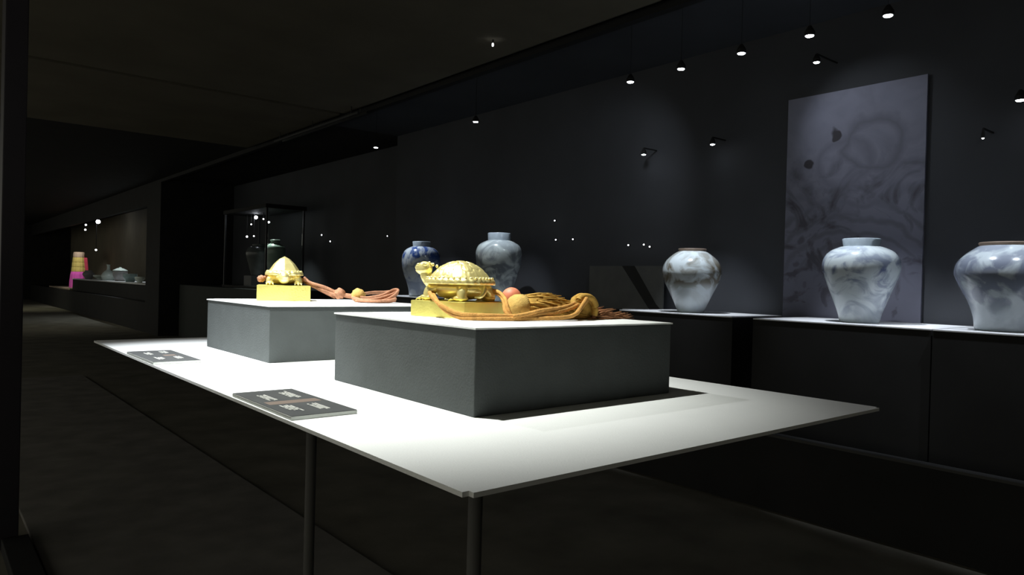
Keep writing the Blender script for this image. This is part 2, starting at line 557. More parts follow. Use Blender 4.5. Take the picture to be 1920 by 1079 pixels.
bm = bmesh.new()
Mq = q.to_3x3()
for k in range(620):
    s = rnd.random() ** 0.9
    th = rnd.random() * 2 * PI
    rad = body_r(s)
    z0 = 0.017 + (L - 0.02) * s
    ln = 0.016 + 0.010 * rnd.random()
    flare = 0.12 + 0.26 * rnd.random()
    pts = []
    for i in range(4):
        f = i / 3
        rr = rad - 0.0015 + ln * f * flare * (1 - 0.35 * f)
        tt = th + 0.25 * f * (0.6 + rnd.random() * 0.3)
        pts.append(A0 + Mq @ Vector((rr * math.cos(tt), rr * math.sin(tt), z0 + ln * f)))
    for p in pts: floor_clamp(p, 0.001)
    tube(pts, lambda t: 0.0015 * (1 - 0.6 * t), 5, bm)
tag(obj('fringe', bm, M_tassel, tas, True, world_space=True), kind='stuff')
bm = bmesh.new()
B0 = px(1100, 592, Y=0.742); B1 = px(1186, 601, Y=0.735)
for k in range(260):
    s = rnd.random()
    p0 = B0.lerp(B1, s * 0.72)
    thick = 0.0115 * (1 - 0.75 * s)
    p0 = p0 + Vector(((rnd.random() - .5) * 0.004, (rnd.random() - .5) * thick * 2.2, (rnd.random() * 1.5 - .55) * thick))
    d = Vector((0.018 + 0.010 * rnd.random(), (rnd.random() - .5) * 0.014, (rnd.random() - 0.30) * 0.012))
    pts = [floor_clamp(p0 + d * f + Vector((0, 0, -0.003 * f * f)), 0.0008) for f in (0, .5, 1)]
    tube(pts, lambda t: 0.0011 * (1 - 0.65 * t), 5, bm)
tag(obj('fringe_tip', bm, M_tip, tas, True, world_space=True), kind='stuff')

# ------------------------------------------------------------------ rose cord (far seal)
rc = empty('rose_cord', px(660, 566, Z=PT), 'dusty rose knotted cord lying beside the viewer-facing seal', 'cord')
def fc(pts, rr): return smooth_path([floor_clamp(p, rr) for p in pts], 8)
m1 = [px(556, 524, Y=1.52), px(566, 525, Y=1.50), px(585, 534, Y=1.48), px(606, 541, Y=1.46), px(622, 548, Y=1.45), px(634, 553, Y=1.44)]
obj('cord', twin(fc(m1, 0.004), 0.0036, bmesh.new(), 0.9, 0.06), M_rose, rc, True, world_space=True)
m1b = [px(570, 521, Y=1.51), px(590, 538, Y=1.49), px(612, 550, Y=1.47), px(628, 558, Y=1.45)]
obj('cord', tube(fc(m1b, 0.004), 0.0034, 8), M_rose, rc, True, world_space=True)
obj('knot', ball(px(637, 551, Y=1.440), (0.0115, 0.0115, 0.0120), fn=lambda u: 1 + 0.10 * math.sin(u.z * 9 + u.x * 6)), M_rose, rc, True, world_space=True)
obj('cord', tube(fc([px(640, 553, Y=1.44), px(652, 555, Y=1.43), px(664, 557, Y=1.42)], 0.004), 0.0052, 8), M_rose, rc, True, world_space=True)
obj('knot', ball(px(672, 554, Y=1.415), (0.0150, 0.0150, 0.0150), fn=lambda u: 1 + 0.08 * math.sin(u.x * 8 + u.z * 10)), M_cap, rc, True, world_space=True)
loops = ([px(664, 561, Y=1.40), px(690, 568, Y=1.36), px(718, 567, Y=1.35), px(738, 556, Y=1.35), px(746, 547, Y=1.36), px(738, 546, Y=1.37), px(716, 556, Y=1.37), px(690, 560, Y=1.39), px(676, 559, Y=1.40)],
         [px(662, 558, Y=1.42), px(680, 563, Y=1.37), px(705, 562, Y=1.36), px(728, 556, Y=1.36), px(742, 551, Y=1.37)],
         [px(680, 551, Y=1.43), px(700, 549, Y=1.43), px(722, 549, Y=1.42), px(736, 548, Y=1.40)],
         [px(668, 566, Y=1.37), px(700, 571, Y=1.34), px(725, 567, Y=1.34), px(742, 562, Y=1.34)])
for lp in loops:
    obj('cord', twin(fc(lp, 0.004), 0.0030, bmesh.new(), 0.8, 0.04), M_rose, rc, True, world_space=True)
obj('knot', ball(px(490, 523, Y=1.515), (0.0085, 0.0085, 0.0075), fn=lambda u: 1 + 0.08 * math.sin(u.x * 7 + u.z * 8)), M_rose, rc, True, world_space=True)
obj('cord', tube(smooth_path([px(492, 522, Y=1.515), px(503, 519, Y=1.515), px(514, 520, Y=1.515)], 4), 0.0036, 8), M_rose, rc, True, world_space=True)


# ------------------------------------------------------------------ information cards
def info_card(x0, x1, y0, y1, blocks, band, label):
    c = empty('information_card', ((x0 + x1) / 2, (y0 + y1) / 2, TABLE_Z), label, 'card', 'information cards on the white table')
    z0, z1 = TABLE_Z + 0.0003, TABLE_Z + 0.0042
    obj('card_core', box((x0, y0, z0), (x1, y1, z1)), M_cardedge, c, world_space=True)
    obj('card_face', box((x0 + 0.0004, y0 + 0.0004, z1), (x1 - 0.0004, y1 - 0.0004, z1 + 0.0006)), M_card, c, world_space=True)
    if band:
        obj('colour_band', box((band[0], band[1], z1 + 0.0006), (band[2], band[3], z1 + 0.0007)), M_brown, c, world_space=True)
    bm = bmesh.new()
    rr = random.Random(int(y0 * 1000))
    for (bx, by, bw, bl, rows) in blocks:      # block centre, width across lines, length of lines
        for k in range(rows):
            xx = bx - bw / 2 + bw * (k + .5) / rows
            y = by + bl / 2 - rr.random() * 0.012
            end = by - bl / 2 + rr.random() * 0.014
            while y > end:
                ln = 0.0022 + 0.0020 * rr.random()
                th = bw / rows * 0.30
                box((xx - th, y - ln, z1 + 0.0007), (xx + th, y, z1 + 0.0009), bm)
                y -= ln + 0.0008 + (0.002 if rr.random() < 0.2 else 0)
    tag(obj('lettering', bm, M_letter, c, world_space=True), kind='stuff')
    return c


info_card(0.313, 0.391, 0.740, 0.925,
          [(0.336, 0.872, 0.012, 0.050, 4), (0.368, 0.880, 0.014, 0.056, 4), (0.333, 0.788, 0.014, 0.052, 4), (0.364, 0.783, 0.013, 0.052, 4)],
          (0.320, 0.818, 0.384, 0.838), 'dark information card beside the plinth with the ochre tassel')
info_card(0.3115, 0.389, 1.312, 1.507,
          [(0.336, 1.452, 0.012, 0.044, 3), (0.366, 1.466, 0.014, 0.046, 3), (0.335, 1.366, 0.014, 0.044, 3), (0.366, 1.366, 0.013, 0.046, 3)],
          (0.352, 1.400, 0.372, 1.420), 'dark information card beside the plinth with the rose cord')


# ------------------------------------------------------------------ porcelain jars
def porcelain(name, paint, amount, zone, scale=7.0, white=(0.58, 0.65, 0.68), seed=0.0):
    m = bpy.data.materials.new(name)
    m.use_nodes = True
    nt = m.node_tree
    b = nt.nodes['Principled BSDF']
    b.inputs['Roughness'].default_value = 0.16
    b.inputs['Coat Weight'].default_value = 0.3
    b.inputs['Coat Roughness'].default_value = 0.08
    tc = nt.nodes.new('ShaderNodeTexCoord')
    mp = nt.nodes.new('ShaderNodeMapping')
    mp.inputs['Location'].default_value = (seed, seed * 0.7, seed * 1.3)
    nt.links.new(tc.outputs['Object'], mp.inputs['Vector'])
    n = nt.nodes.new('ShaderNodeTexNoise')
    n.inputs['Scale'].default_value = scale
    n.inputs['Detail'].default_value = 5
    n.inputs['Distortion'].default_value = 1.6
    nt.links.new(mp.outputs['Vector'], n.inputs['Vector'])
    r = nt.nodes.new('ShaderNodeValToRGB')
    r.color_ramp.elements[0].position = amount
    r.color_ramp.elements[1].position = amount + 0.14
    r.color_ramp.elements[0].color = (0, 0, 0, 1)
    r.color_ramp.elements[1].color = (1, 1, 1, 1)
    nt.links.new(n.outputs['Fac'], r.inputs['Fac'])
    # zone of the painting by height (object z)
    sp = nt.nodes.new('ShaderNodeSeparateXYZ')
    nt.links.new(tc.outputs['Object'], sp.inputs['Vector'])
    zr = nt.nodes.new('ShaderNodeValToRGB')
    els = zr.color_ramp.elements
    els[0].position = 0.0; els[0].color = (zone[0][1],) * 3 + (1,)
    els[1].position = 1.0; els[1].color = (zone[-1][1],) * 3 + (1,)
    for p, v in zone[1:-1]:
        e = els.new(p); e.color = (v, v, v, 1)
    nt.links.new(sp.outputs['Z'], zr.inputs['Fac'])
    mu = nt.nodes.new('ShaderNodeMath'); mu.operation = 'MULTIPLY'
    nt.links.new(r.outputs['Color'], mu.inputs[0]); nt.links.new(zr.outputs['Color'], mu.inputs[1])
    mx = nt.nodes.new('ShaderNodeMix'); mx.data_type = 'RGBA'
    mx.inputs[6].default_value = (*white, 1)
    mx.inputs[7].default_value = (*paint, 1)
    nt.links.new(mu.outputs[0], mx.inputs[0])
    nt.links.new(mx.outputs[2], b.inputs['Base Color'])
    return m


M_brownrim = mat('bare_rim', (0.16, 0.12, 0.09), 0.6, var=0.1, scale=40)
M_bluerim = mat('glazed_rim', (0.34, 0.40, 0.45), 0.25, var=0.08, scale=30)


def jar(loc, h, prof, neck, material, rim_mat, label, rot=0.0):
    j = empty('porcelain_jar', loc, label, 'jar', 'porcelain jars in the wall showcase', rot)
    # smooth the profile with Catmull-Rom
    pts = smooth_path([(r, 0, z) for z, r in prof], 5)
    bm = lathe([(p.x * h, p.z * h) for p in pts], 64)
    obj('body', bm, material, j, True)
    z0, r0, r1 = neck
    t = 0.010
    bm = bmesh.new()
    ring = [(r0 * h, z0 * h - 0.004), (r0 * h, z0 * h), (r1 * h, (1.0) * h - 0.004), (r1 * h - t * 0.3, h), (r1 * h - t, h - 0.003), (r0 * h - t, z0 * h - 0.003)]
    lathe(ring, 64, bm, close=False)
    obj('neck', bm, rim_mat, j, True)
    return j


V0 = 3.95
JZ = 0.984
P4 = [(0, .205), (.02, .22), (.115, .245), (.285, .306), (.45, .37), (.57, .412), (.67, .43), (.77, .41), (.85, .345), (.90, .24), (.905, .195)]
P3 = [(0, .19), (.02, .205), (.13, .252), (.31, .336), (.45, .405), (.56, .443), (.645, .455), (.75, .43), (.84, .37), (.92, .275), (.955, .215), (.957, .20)]
P5 = [(0, .295), (.02, .315), (.15, .335), (.30, .38), (.42, .44), (.55, .505), (.65, .536), (.76, .51), (.86, .43), (.94, .325), (.96, .295)]
P1 = [(0, .19), (.02, .205), (.12, .22), (.25, .255), (.38, .305), (.50, .335), (.62, .35), (.75, .34), (.84, .29), (.90, .20), (.905, .15)]
P2 = [(0, .185), (.02, .20), (.12, .215), (.25, .245), (.40, .29), (.55, .328), (.66, .342), (.75, .335), (.83, .29), (.885, .19), (.89, .16)]
B = (0.07, 0.10, 0.22)
Jm4 = porcelain('blue_dragon_glaze', (0.10, 0.13, 0.25), 0.44, [(0, .25), (.10, .55), (.20, .6), (.28, 1.0), (.34, .6), (.40, .35), (1, .3)], 7, seed=1.0)
Jm3 = porcelain('iron_brown_glaze', (0.15, 0.12, 0.07), 0.42, [(0, .1), (.15, .15), (.20, .85), (.30, .95), (.36, .6), (1, .4)], 6, seed=4.4)
Jm5 = porcelain('grey_blue_glaze', (0.13, 0.15, 0.22), 0.40, [(0, .25), (.10, .35), (.16, .75), (.30, .85), (.36, .6), (1, .5)], 5.5, (0.46, 0.52, 0.56), seed=8.2)
Jm1 = porcelain('cobalt_swirl_glaze', (0.04, 0.09, 0.30), 0.44, [(0, .4), (.12, .4), (.20, .6), (.30, .7), (.40, 1.0), (1, .8)], 8, (0.55, 0.62, 0.68), seed=2.7)
Jm2 = porcelain('pale_cloud_glaze', (0.10, 0.12, 0.16), 0.42, [(0, .5), (.25, .8), (.38, .7), (.45, .45), (1, .4)], 6, (0.55, 0.62, 0.62), seed=6.1)


def jy(x, y): return px(x, y, X=V0).y
jar((V0, jy(1611, 607), JZ), 0.454, P4, (.90, .198, .212), Jm4, M_bluerim, 'white porcelain jar painted with blue dragon, before the dragon panel')
jar((V0, jy(1295, 583), JZ), 0.421, P3, (.950, .205, .218), Jm3, M_brownrim, 'porcelain jar with brown painted patch and bare brown rim')
jar((V0, jy(1888, 628), JZ), 0.416, P5, (.955, .285, .300), Jm5, M_brownrim, 'broad grey-blue porcelain jar on the pedestal next past the dragon panel')
jar((V0, jy(788, 562), JZ), 0.556, P1, (.90, .155, .165), Jm1, M_bluerim, 'porcelain jar with deep cobalt blue shoulder behind the gold turtle head')
jar((V0, jy(933, 570), JZ), 0.597, P2, (.885, .165, .170), Jm2, M_bluerim, 'tall dark-bodied porcelain jar with pale shoulder behind the gold turtle rump')


def pedestal(x0, x1, y0, y1, label):
    p = empty('jar_pedestal', ((x0 + x1) / 2, (y0 + y1) / 2, 0.0), label, 'pedestal', 'jar pedestals in the wall showcase')
    obj('body', box((x0, y0, 0.0), (x1, y1, JZ - 0.008)), M_black, p, world_space=True, bevel=0.002)
    obj('top_slab', box((x0 - 0.004, y0 + 0.002, JZ - 0.008), (x1, y1 - 0.002, JZ - 0.0005)), M_slab, p, world_space=True, bevel=0.0015)


pedestal(3.70, 4.30, 1.34, 2.28, 'black pedestal under the jar before the dragon panel')
pedestal(3.685, 4.30, 0.30, 1.33, 'black pedestal under the broad grey-blue jar')
pedestal(3.74, 4.30, 2.44, 3.33, 'black pedestal under the brown patched jar')
pedestal(3.74, 4.30, 4.50, 5.45, 'black pedestal under the tall dark-bodied jar')
pedestal(3.74, 4.30, 5.75, 6.80, 'black pedestal under the cobalt shouldered jar')


# ------------------------------------------------------------------ dragon picture panel on the back wall
def panel_material():
    m = bpy.data.materials.new('ink_dragon_print')
    m.use_nodes = True
    nt = m.node_tree
    b = nt.nodes['Principled BSDF']
    b.inputs['Roughness'].default_value = 0.6
    b.inputs['Specular IOR Level'].default_value = 0.2
    tc = nt.nodes.new('ShaderNodeTexCoord')
    sp = nt.nodes.new('ShaderNodeSeparateXYZ')
    nt.links.new(tc.outputs['Object'], sp.inputs['Vector'])

    def math_(op, a, b_=None, c=None):
        n = nt.nodes.new('ShaderNodeMath'); n.operation = op
        for i, v in enumerate((a, b_, c)):
            if v is None: continue
            if isinstance(v, (int, float)): n.inputs[i].default_value = v
            else: nt.links.new(v, n.inputs[i])
        return n.outputs[0]
    wb = nt.nodes.new('ShaderNodeTexNoise'); wb.inputs['Scale'].default_value = 5.0; wb.inputs['Detail'].default_value = 3
    nt.links.new(tc.outputs['Object'], wb.inputs['Vector'])
    ws = nt.nodes.new('ShaderNodeSeparateColor'); nt.links.new(wb.outputs['Color'], ws.inputs['Color'])
    y = math_('ADD', sp.outputs['Y'], math_('MULTIPLY', math_('SUBTRACT', ws.outputs[0], 0.5), 0.16))
    z = math_('ADD', sp.outputs['Z'], math_('MULTIPLY', math_('SUBTRACT', ws.outputs[1], 0.5), 0.16))     # panel local: y from -.41 (right) to .41 (left), z 0 .. 1.42
    nz = nt.nodes.new('ShaderNodeTexNoise'); nz.inputs['Scale'].default_value = 4.0; nz.inputs['Detail'].default_value = 5; nz.inputs['Distortion'].default_value = 2.0
    nt.links.new(tc.outputs['Object'], nz.inputs['Vector'])
    wv = nt.nodes.new('ShaderNodeTexWave'); wv.inputs['Scale'].default_value = 3.2; wv.inputs['Distortion'].default_value = 9; wv.inputs['Detail'].default_value = 3
    wv.wave_type = 'RINGS'
    nt.links.new(tc.outputs['Object'], wv.inputs['Vector'])
    tot = None

    def add(v):
        nonlocal tot
        tot = v if tot is None else math_('MAXIMUM', tot, v)
    def disk(cy, cz, r0, soft=0.012):
        d = math_('SQRT', math_('ADD', math_('POWER', math_('SUBTRACT', y, cy), 2.0), math_('POWER', math_('SUBTRACT', z, cz), 2.0)))
        return math_('SMOOTH_MAX', 0.0, math_('MINIMUM', 1.0, math_('DIVIDE', math_('SUBTRACT', r0, d), soft)), 0.05), d
    def ring(cy, cz, r0, wdt):
        _, d = disk(cy, cz, r0)
        return math_('MAXIMUM', 0.0, math_('SUBTRACT', 1.0, math_('DIVIDE', math_('ABSOLUTE', math_('SUBTRACT', d, r0)), wdt)))
    k, _ = disk(0.115, 1.165, 0.042); add(k)
    k, _ = disk(0.275, 1.000, 0.042); add(k)
    add(math_('MULTIPLY', ring(-0.13, 1.08, 0.16, 0.045), 0.45))
    add(math_('MULTIPLY', ring(0.05, 0.98, 0.15, 0.06), 0.35))
    for cy, cz in ((0.30, 0.52), (0.22, 0.42), (0.10, 0.46), (0.33, 0.36), (0.16, 0.33), (0.05, 0.33), (0.28, 0.22), (0.12, 0.20)):
        k, _ = disk(cy, cz, 0.045, 0.03); add(math_('MULTIPLY', k, 0.7))
    # body of the beast: noise strokes fading in below
    st = math_('MULTIPLY', math_('MAXIMUM', 0.0, math_('MULTIPLY', math_('SUBTRACT', nz.outputs['Fac'], 0.40), 3.5)), math_('MINIMUM', 1.0, math_('MAXIMUM', 0.15, math_('MULTIPLY', math_('SUBTRACT', 1.18, z), 2.2))))
    add(math_('MINIMUM', 0.85, st))
    add(math_('MULTIPLY', math_('MULTIPLY', wv.outputs['Fac'], 0.55), math_('MINIMUM', 1.0, math_('MAXIMUM', 0.0, math_('MULTIPLY', math_('SUBTRACT', 1.0, z), 2.5)))))
    add(math_('MULTIPLY', math_('MINIMUM', 1.0, math_('MAXIMUM', 0.0, math_('MULTIPLY', math_('SUBTRACT', 0.95, z), 1.2))), 0.6))
    mx = nt.nodes.new('ShaderNodeMix'); mx.data_type = 'RGBA'
    mx.inputs[6].default_value = (0.25, 0.26, 0.34, 1)
    mx.inputs[7].default_value = (0.060, 0.057, 0.068, 1)
    nt.links.new(tot, mx.inputs[0])
    nt.links.new(mx.outputs[2], b.inputs['Base Color'])
    return m


pan = empty('picture_panel', (VB - 0.001, 2.04, CAM_Z - 0.20), 'large dim blue-grey ink dragon picture panel on the back wall', 'panel')
obj('picture', box((-0.022, -0.415, 0.0), (-0.006, 0.415, 1.42)), panel_material(), pan)
obj('backing', box((-0.006, -0.40, 0.02), (0.0, 0.40, 1.40)), M_black, pan)

# invented grey board behind the brown patched jar; its dark diagonal copies a reflection
brd = empty('invented_board', (4.27, 3.74, JZ - 0.02), 'dim grey angled board, invented, with dark diagonal reflection, behind the brown patched jar', 'board')
M_invented_board = mat('invented_grey_board', (0.085, 0.088, 0.085), 0.7, var=0.15, scale=6)
def prism(pts, x0, x1):
    bm = bmesh.new()
    a = [bm.verts.new((x0, y, z)) for y, z in pts]; b = [bm.verts.new((x1, y, z)) for y, z in pts]
    bm.faces.new(a); bm.faces.new(b[::-1])
    for i in range(len(pts)):
        bm.faces.new((a[i], b[i], b[(i + 1) % len(pts)], a[(i + 1) % len(pts)]))
    return bm
obj('invented_board_leaf', prism([(0.40, 0.34), (0.05, 0.34), (-0.24, 0.0), (0.40, 0.0)], 0, 0.012), M_invented_board, brd)
obj('invented_board_leaf', prism([(-0.08, 0.34), (-0.36, 0.34), (-0.36, 0.0), (-0.30, 0.05)], 0, 0.012), M_invented_board, brd)
obj('diagonal_reflection', prism([(0.05, 0.34), (-0.08, 0.34), (-0.30, 0.05), (-0.36, 0.0), (-0.24, 0.0)], 0.002, 0.010), M_black, brd)
obj('invented_board_ledge', box((-0.06, -0.25, -0.0), (-0.002, -0.02, 0.008)), M_slab, brd)
brb = obj('board_shelf', box((4.205, 3.36, JZ - 0.05), (VB, 4.16, JZ - 0.0205)), M_black)
tag(brb, 'narrow black shelf under the invented angled grey board', 'shelf')


# ------------------------------------------------------------------ lamps and copied reflections of the wall showcase
def lamp(p, r, label, group, watts=0, target=None, angle=70, lens=M_lens, cat='spotlight', name='recessed_spotlight', up=True, blend=0.8):
    f = empty(name, p, label, cat, group)
    obj('housing', lathe([(r * 1.02, 0.0), (r * 1.2, 0.0), (r * 1.2, 0.02), (r * 0.4, 0.05)], 20, close=True), M_black, f)
    obj('lens', lathe([(r * 0.2, -0.006), (r * 0.8, -0.004), (r, 0.001), (r * 0.9, 0.002)], 20, close=True), lens, f, True)
    if watts:
        spot('bulb', Vector(p) + Vector((0, 0, -0.012)), target, watts, angle, blend, 0.015, (0.86, 0.92, 1.0), f)
    return f


CL = CAM_Z + 1.39 * 3.52 / 3.75
spot('unseen_row_bulb', (3.52, 0.75, CL), (3.93, 1.08, 1.12), 50, 46, 0.8, 0.015, (0.86, 0.92, 1.0))  # unseen extra bulb added to light the broad jar
row = [(705, 275), (892, 226), (1182, 153), (1277, 128), (1390, 100), (1518, 69), (1665, 33)]
AIM = [(70, (3.92, 6.25, 1.2), 44), (60, (3.92, 4.98, 1.2), 44), (10, (4.35, 4.2, 1.8), 95), (95, (3.93, 2.90, 1.12), 44),
       (9, (4.35, 1.95, 2.10), 60), (100, (3.93, 1.80, 1.12), 44), (60, (3.93, 1.14, 1.12), 46)]
ROWLAB = ['end spotlight of the ceiling row, farthest from the dragon panel',
          'lone ceiling row spotlight midway between the end one and the close-set five',
          'first of five close-set ceiling row spotlights, counted from the gap',
          'second of five close-set ceiling row spotlights, counted from the gap',
          'middle one of the five close-set ceiling row spotlights',
          'fourth of five close-set ceiling row spotlights, counted from the gap',
          'fifth of five close-set ceiling row spotlights, counted from the gap']
for i, q_ in enumerate(row):
    p = px(*q_, X=3.52)
    lab = ROWLAB[i]
    f = lamp((p.x, p.y, CL), 0.022, lab, 'ceiling row of spotlights', *AIM[i], name='pendant_spotlight')
    obj('suspension_wire', box((-.0008, -.0008, 0.05), (.0008, .0008, 2.835 - CL)), M_black, f)
for q_, X, r_, lab in (((1207, 290), 4.20, 0.016, 'glowing copy of a lamp reflection, farther from the dragon panel, over the invented angled grey board'), ((1336, 271), 4.20, 0.016, 'glowing copy of a lamp reflection, nearer the dragon panel, over the brown patched jar'),
                  ((1531, 117), 4.10, 0.018, 'glowing copy of a reflection just above the top edge of the dragon panel'), ((1913, 188), 4.15, 0.020, 'bright white spotlight high above the broad grey-blue jar'),
                  ((1843, 259), 4.20, 0.007, 'tiny white spotlight between dragon panel and the broad jar')):  # lower pair and the one above the panel copy reflections as lamps
    p = px(*q_, X=X)
    f = lamp(p, r_, lab, 'lower spotlights and copied reflections on arms' , lens=M_lens if r_ > 0.01 else M_lensw, name='spot_or_reflection')
    obj('arm', box((0.0, -0.004, 0.045), (VB - p.x, 0.004, 0.053)), M_black, f)  # the three reflection copies get a made-up arm too
p = px(924, 84, Z=CEIL - 0.06)
f = empty('ceiling_lamp', p, 'small upright white lamp hanging from the gallery ceiling', 'lamp')
obj('stem', box((-0.004, -0.004, 0.012), (0.004, 0.004, CEIL - 0.025 - p.z)), M_black, f)
obj('lens', lathe([(0.003, -0.012), (0.007, -0.008), (0.007, 0.008), (0.003, 0.012)], 12), M_lensw, f, True)
for q_ in ((1040, 414), (1042, 450), (1074, 449), (1178, 460), (1207, 459), (1218, 463)):  # reflections in the glass, copied as small glowing specks
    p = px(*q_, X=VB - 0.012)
    f = empty('reflection_speck', p, 'tiny white reflection speck, built to glow, on the dark back wall behind the jars', 'light', 'reflection specks on the back wall')
    obj('speck_mount', box((0.004, -0.010, -0.010), (0.012, 0.010, 0.010)), M_black, f)
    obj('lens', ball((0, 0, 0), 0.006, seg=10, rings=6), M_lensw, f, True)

# ------------------------------------------------------------------ far showcase with celadon (beyond the jars)
low = tag(obj('low_plinth', box((3.74, 9.6, 0), (4.70, 14.0, 0.95)), mat('green_black', (0.028, 0.034, 0.030), 0.7, var=0.1), bevel=0.004),
          'long low greenish black plinth beyond the jars', 'plinth')
vit = empty('tall_vitrine', (4.2, 11.2, 0.95), 'tall dark vitrine frame around the celadon vase', 'vitrine')
M_frame = mat('vitrine_frame', (0.05, 0.052, 0.055), 0.4, metal=0.4)
for x in (3.92, 4.48):
    for y in (10.3, 12.1):
        obj('upright', box((x - .012, y - .012, 0.95), (x + .012, y + .012, 2.14)), M_frame, vit, world_space=True)
obj('vitrine_top', box((3.89, 10.27, 2.14), (4.51, 12.13, 2.20)), M_black, vit, world_space=True, bevel=0.004)
obj('vitrine_base', box((3.89, 10.27, 0.95), (4.51, 12.13, 0.99)), M_black, vit, world_space=True, bevel=0.004)
M_glass = bpy.data.materials.new('clear_glass')
M_glass.use_nodes = True
nt = M_glass.node_tree
nt.nodes.remove(nt.nodes['Principled BSDF'])
tr = nt.nodes.new('ShaderNodeBsdfTransparent'); tr.inputs[0].default_value = (0.94, 0.97, 0.95, 1)
gl = nt.nodes.new('ShaderNodeBsdfGlossy'); gl.inputs['Roughness'].default_value = 0.02
fr = nt.nodes.new('ShaderNodeFresnel'); fr.inputs[0].default_value = 1.45
ms = nt.nodes.new('ShaderNodeMixShader')
nt.links.new(fr.outputs[0], ms.inputs[0]); nt.links.new(tr.outputs[0], ms.inputs[1]); nt.links.new(gl.outputs[0], ms.inputs[2])
nt.links.new(ms.outputs[0], nt.nodes['Material Output'].inputs['Surface'])
obj('glass_pane', box((3.94, 10.297, 0.992), (4.46, 10.303, 2.138)), M_glass, vit, world_space=True)
M_celadon = mat('celadon_glaze', (0.30, 0.38, 0.33), 0.2, var=0.12, scale=12)
M_dimjar = mat('smoky_glaze', (0.10, 0.11, 0.11), 0.25, var=0.2, scale=10)
cv = empty('celadon_vase', (4.2, px(516, 470, X=4.2).y, 0.99), 'pale green celadon vase rising behind the viewer-facing turtle seal', 'vase')
vp = smooth_path([(r, 0, z) for z, r in ((0, .085), (.02, .09), (.20, .10), (.38, .125), (.52, .15), (.60, .140), (.645, .09), (.66, .065), (.70, .075))], 5)
obj('body', lathe([(p.x, p.z) for p in vp], 40), M_celadon, cv, True)
obj('lip', lathe([(.058, .690), (.078, .698), (.080, .706), (.060, .712)], 40), M_celadon, cv, True)
sj = empty('smoky_jar', (4.2, px(484, 480, X=4.2).y, 0.99), 'dim smoky grey jar on its own block, next to celadon vase', 'jar')
vp = smooth_path([(r, 0, z) for z, r in ((0.16, .10), (.18, .11), (.35, .15), (.50, .19), (.58, .17), (.63, .10), (.66, .10))], 5)
obj('body', lathe([(p.x, p.z) for p in vp], 40), M_dimjar, sj, True)
obj('foot_block', box((-.16, -.16, 0.0), (.16, .16, .16)), M_frame, sj)
for q_, big in (((480, 408), 1), ((494, 411), 0), ((504, 417), 1), ((471, 421), 0), ((463, 444), 1), ((476, 443), 0)):
    p = px(*q_, X=4.2)
    f = empty('vitrine_light', p, 'largest and brightest white light inside the tall vitrine' if q_[0] == 480 else 'small white light inside the top of the tall vitrine', 'light', 'lights in the tall vitrine')
    obj('lens', ball((0, 0, 0), 0.026 if big and q_[0] == 480 else (0.017 if big else 0.012), seg=12, rings=8), M_lens if q_[0] == 480 else M_lensw, f, True)
    obj('stalk', box((-.004, -.004, 0.010), (.004, .004, 2.14 - p.z)), M_frame, f)
spot('vitrine_bulb', (4.1, 10.8, 2.10), (4.2, 10.70, 1.0), 40, 80, 0.8, 0.02, (0.9, 1.0, 0.95))
for q_ in ((604, 441), (620, 453), (727, 443)):  # more glass reflections built as glowing specks
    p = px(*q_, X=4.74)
    f = empty('reflection_speck', p, 'tiny white reflection speck, built to glow, on the recessed wall beyond the jars', 'light', 'reflection specks beyond the jars')
    obj('speck_mount', box((-0.004, -0.014, -0.014), (0.010, 0.014, 0.014)), M_black, f)
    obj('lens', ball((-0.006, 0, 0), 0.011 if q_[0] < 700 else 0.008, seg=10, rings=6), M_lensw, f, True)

# ------------------------------------------------------------------ distant niche with robe and ceramics
M_beige = mat('niche_plaster', (0.16, 0.14, 0.10), 0.85, var=0.1, scale=2)
tag(obj('wall_niche', box((4.75, 15.2, 0), (4.9, 33, CEIL)), M_beige), kind='structure')
tag(obj('trim_5', box((VG, 15.2, 2.45), (VG + 0.08, 33, CEIL)), M_black), kind='structure')
tag(obj('niche_base', box((VG, 15.2, 0), (4.75, 33, 0.58)), M_black), kind='structure')  # solid base block of the distant niche
shelf = empty('ceramics_shelf', (3.9, 19.5, 0.58), 'white topped shelf carrying the distant ceramics', 'shelf')
obj('body', box((3.62, 15.3, 0.582), (4.4, 24.7, 0.90)), M_black, shelf, world_space=True)
obj('top_slab', box((3.60, 15.3, 0.90), (4.4, 24.7, 0.925)), M_slab, shelf, world_space=True)
stand = tag(obj('robe_stand', box((3.56, 24.75, 0.582), (4.5, 29.0, 0.622)), mat('stand_wood', (0.42, 0.34, 0.26), 0.7, var=0.1)), 'flat pale stand under the pink and yellow robe', 'stand')
M_pink = mat('pink_cloth', (0.80, 0.12, 0.58), 0.8, var=0.12, scale=6)
M_yellow = mat('yellow_cloth', (0.62, 0.50, 0.14), 0.8, var=0.12, scale=6)
M_red = mat('red_cloth', (0.55, 0.05, 0.10), 0.8, var=0.12, scale=6)
M_cream = mat('cream_cloth', (0.55, 0.42, 0.30), 0.8, var=0.1, scale=6)
robe = empty('ceremonial_robe', (4.0, 26.2, 0.624), 'pink and yellow robe standing upright in the distant niche', 'robe')
def fold(bm, n=14, amp=0.03):
    for v in bm.verts:
        th = math.atan2(v.co.y, v.co.x)
        k = 1 + amp * math.sin(th * n)
        v.co.x *= k * 0.75; v.co.y *= k
    return bm
obj('skirt', fold(lathe([(.335, 0), (.335, .02), (.325, .2), (.30, .40), (.27, .50)], 56)), M_pink, robe, True)
for k in range(3):
    z = .50 + .15 * k
    r0, r1 = .270 - .017 * k, .253 - .017 * k
    obj('jacket_band', fold(lathe([(r0, z + .004), (r0, z + .006), (r1 + .002, z + .142), (r1 - .008, z + .150)], 56), 14, .025), M_yellow, robe, True)
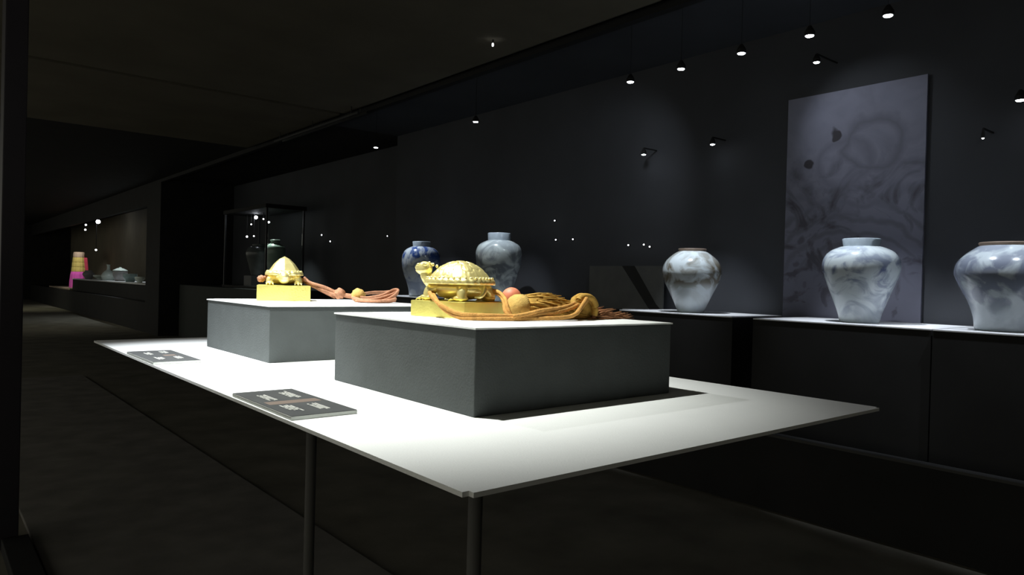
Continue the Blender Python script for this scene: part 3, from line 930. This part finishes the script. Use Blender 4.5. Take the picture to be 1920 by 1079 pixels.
obj('collar', fold(lathe([(.215, .952), (.218, .96), (.212, 1.06), (.19, 1.12)], 56), 14, .02), M_cream, robe, True)
bm = box((.15, -.22, 0.0), (.29, .12, .95))
for v in bm.verts:
    if v.co.z > .5: v.co.x -= .085; v.co.y += 0.05
obj('side_panel', bm, M_red, robe, bevel=0.02)
M_cer = mat('white_glaze', (0.62, 0.70, 0.66), 0.2, var=0.06, scale=8)
M_cer2 = mat('blue_green_glaze', (0.26, 0.36, 0.36), 0.25, var=0.1, scale=8)
M_cer3 = mat('brown_grey_glaze', (0.26, 0.25, 0.25), 0.3, var=0.1, scale=8)
def pot(x, prof, m, label, cat, name, cover=None):
    y = px(x, 527, X=3.9).y
    e = empty(name, (3.9, y, 0.926), label, cat, 'ceramics in the distant niche')
    pts = smooth_path([(r, 0, z) for z, r in prof], 4)
    obj('body', lathe([(p.x, p.z) for p in pts], 32), m, e, True)
    if cover:
        pts = smooth_path([(r, 0, z) for z, r in cover], 4)
        obj('lid', lathe([(p.x, p.z) for p in pts], 32), M_cer, e, True)
pot(190, ((0, .09), (.03, .10), (.08, .19), (.13, .20)), M_cer, 'white bowl on the distant shelf, beside the long-necked bottle', 'bowl', 'ceramic_bowl')
pot(203, ((0, .11), (.04, .15), (.12, .17), (.22, .11), (.28, .045), (.38, .04), (.41, .06)), M_cer, 'white long-necked bottle on the distant shelf', 'bottle', 'ceramic_bottle')
pot(225, ((0, .11), (.03, .12), (.15, .16), (.24, .165), (.25, .15)), M_cer3, 'grey lidded jar with white lid on the distant shelf', 'jar', 'lidded_jar', ((.252, .165), (.27, .16), (.31, .08), (.33, .03), (.35, .03)))
pot(244, ((0, .09), (.03, .11), (.12, .15), (.19, .155)), M_cer2, 'blue-green bowl on the distant shelf', 'bowl', 'ceramic_bowl')
pot(262, ((0, .05), (.02, .06), (.09, .10), (.13, .10)), M_cer, 'small white cup at the end of the distant shelf', 'cup', 'ceramic_cup')
pot(166, ((0, .08), (.03, .10), (.14, .16), (.22, .10), (.25, .09)), M_cer3, 'small grey pot on the distant shelf beside the robe', 'pot', 'ceramic_pot')
for q_, big, w in (((184, 416), 1, 60), ((161, 422), 0, 60), ((160, 431), 0, 0), ((180, 469), 0, 0)):
    p = px(*q_, X=3.95)
    f = empty('niche_light', p, 'largest and brightest white light in the distant niche' if big else 'small white light hanging in the distant niche', 'light', 'lights in the distant niche')
    obj('lens', ball((0, 0, 0), 0.055 if big else 0.028, seg=12, rings=8), M_lens if big else M_lensw, f, True)
    obj('stalk', box((-.006, -.006, 0.02), (.006, .006, CEIL - p.z)), M_black, f)
spot('niche_bulb', (3.95, 19.5, 2.5), (3.95, 19.5, 0.9), 60, 110, 0.8, 0.03, (0.9, 0.98, 1.0))
spot('niche_bulb', (3.6, 25.0, 2.5), (4.0, 26.2, 0.9), 60, 60, 0.8, 0.03, (1.0, 0.95, 0.9))
spot('niche_bulb', (3.9, 16.4, 1.9), (4.75, 16.6, 2.3), 8, 100, 0.9, 0.03, (1.0, 0.9, 0.75))
# added unseen spots that brighten the aisle floor
spot('aisle_fill', (2.2, 17.0, CEIL - 0.05), (2.2, 17.5, 0), 30, 120, 1.0, 0.05, (1.0, 0.97, 0.80))
spot('aisle_fill', (2.2, 25.0, CEIL - 0.05), (2.4, 25.5, 0), 60, 100, 1.0, 0.05, (1.0, 1.0, 0.72))
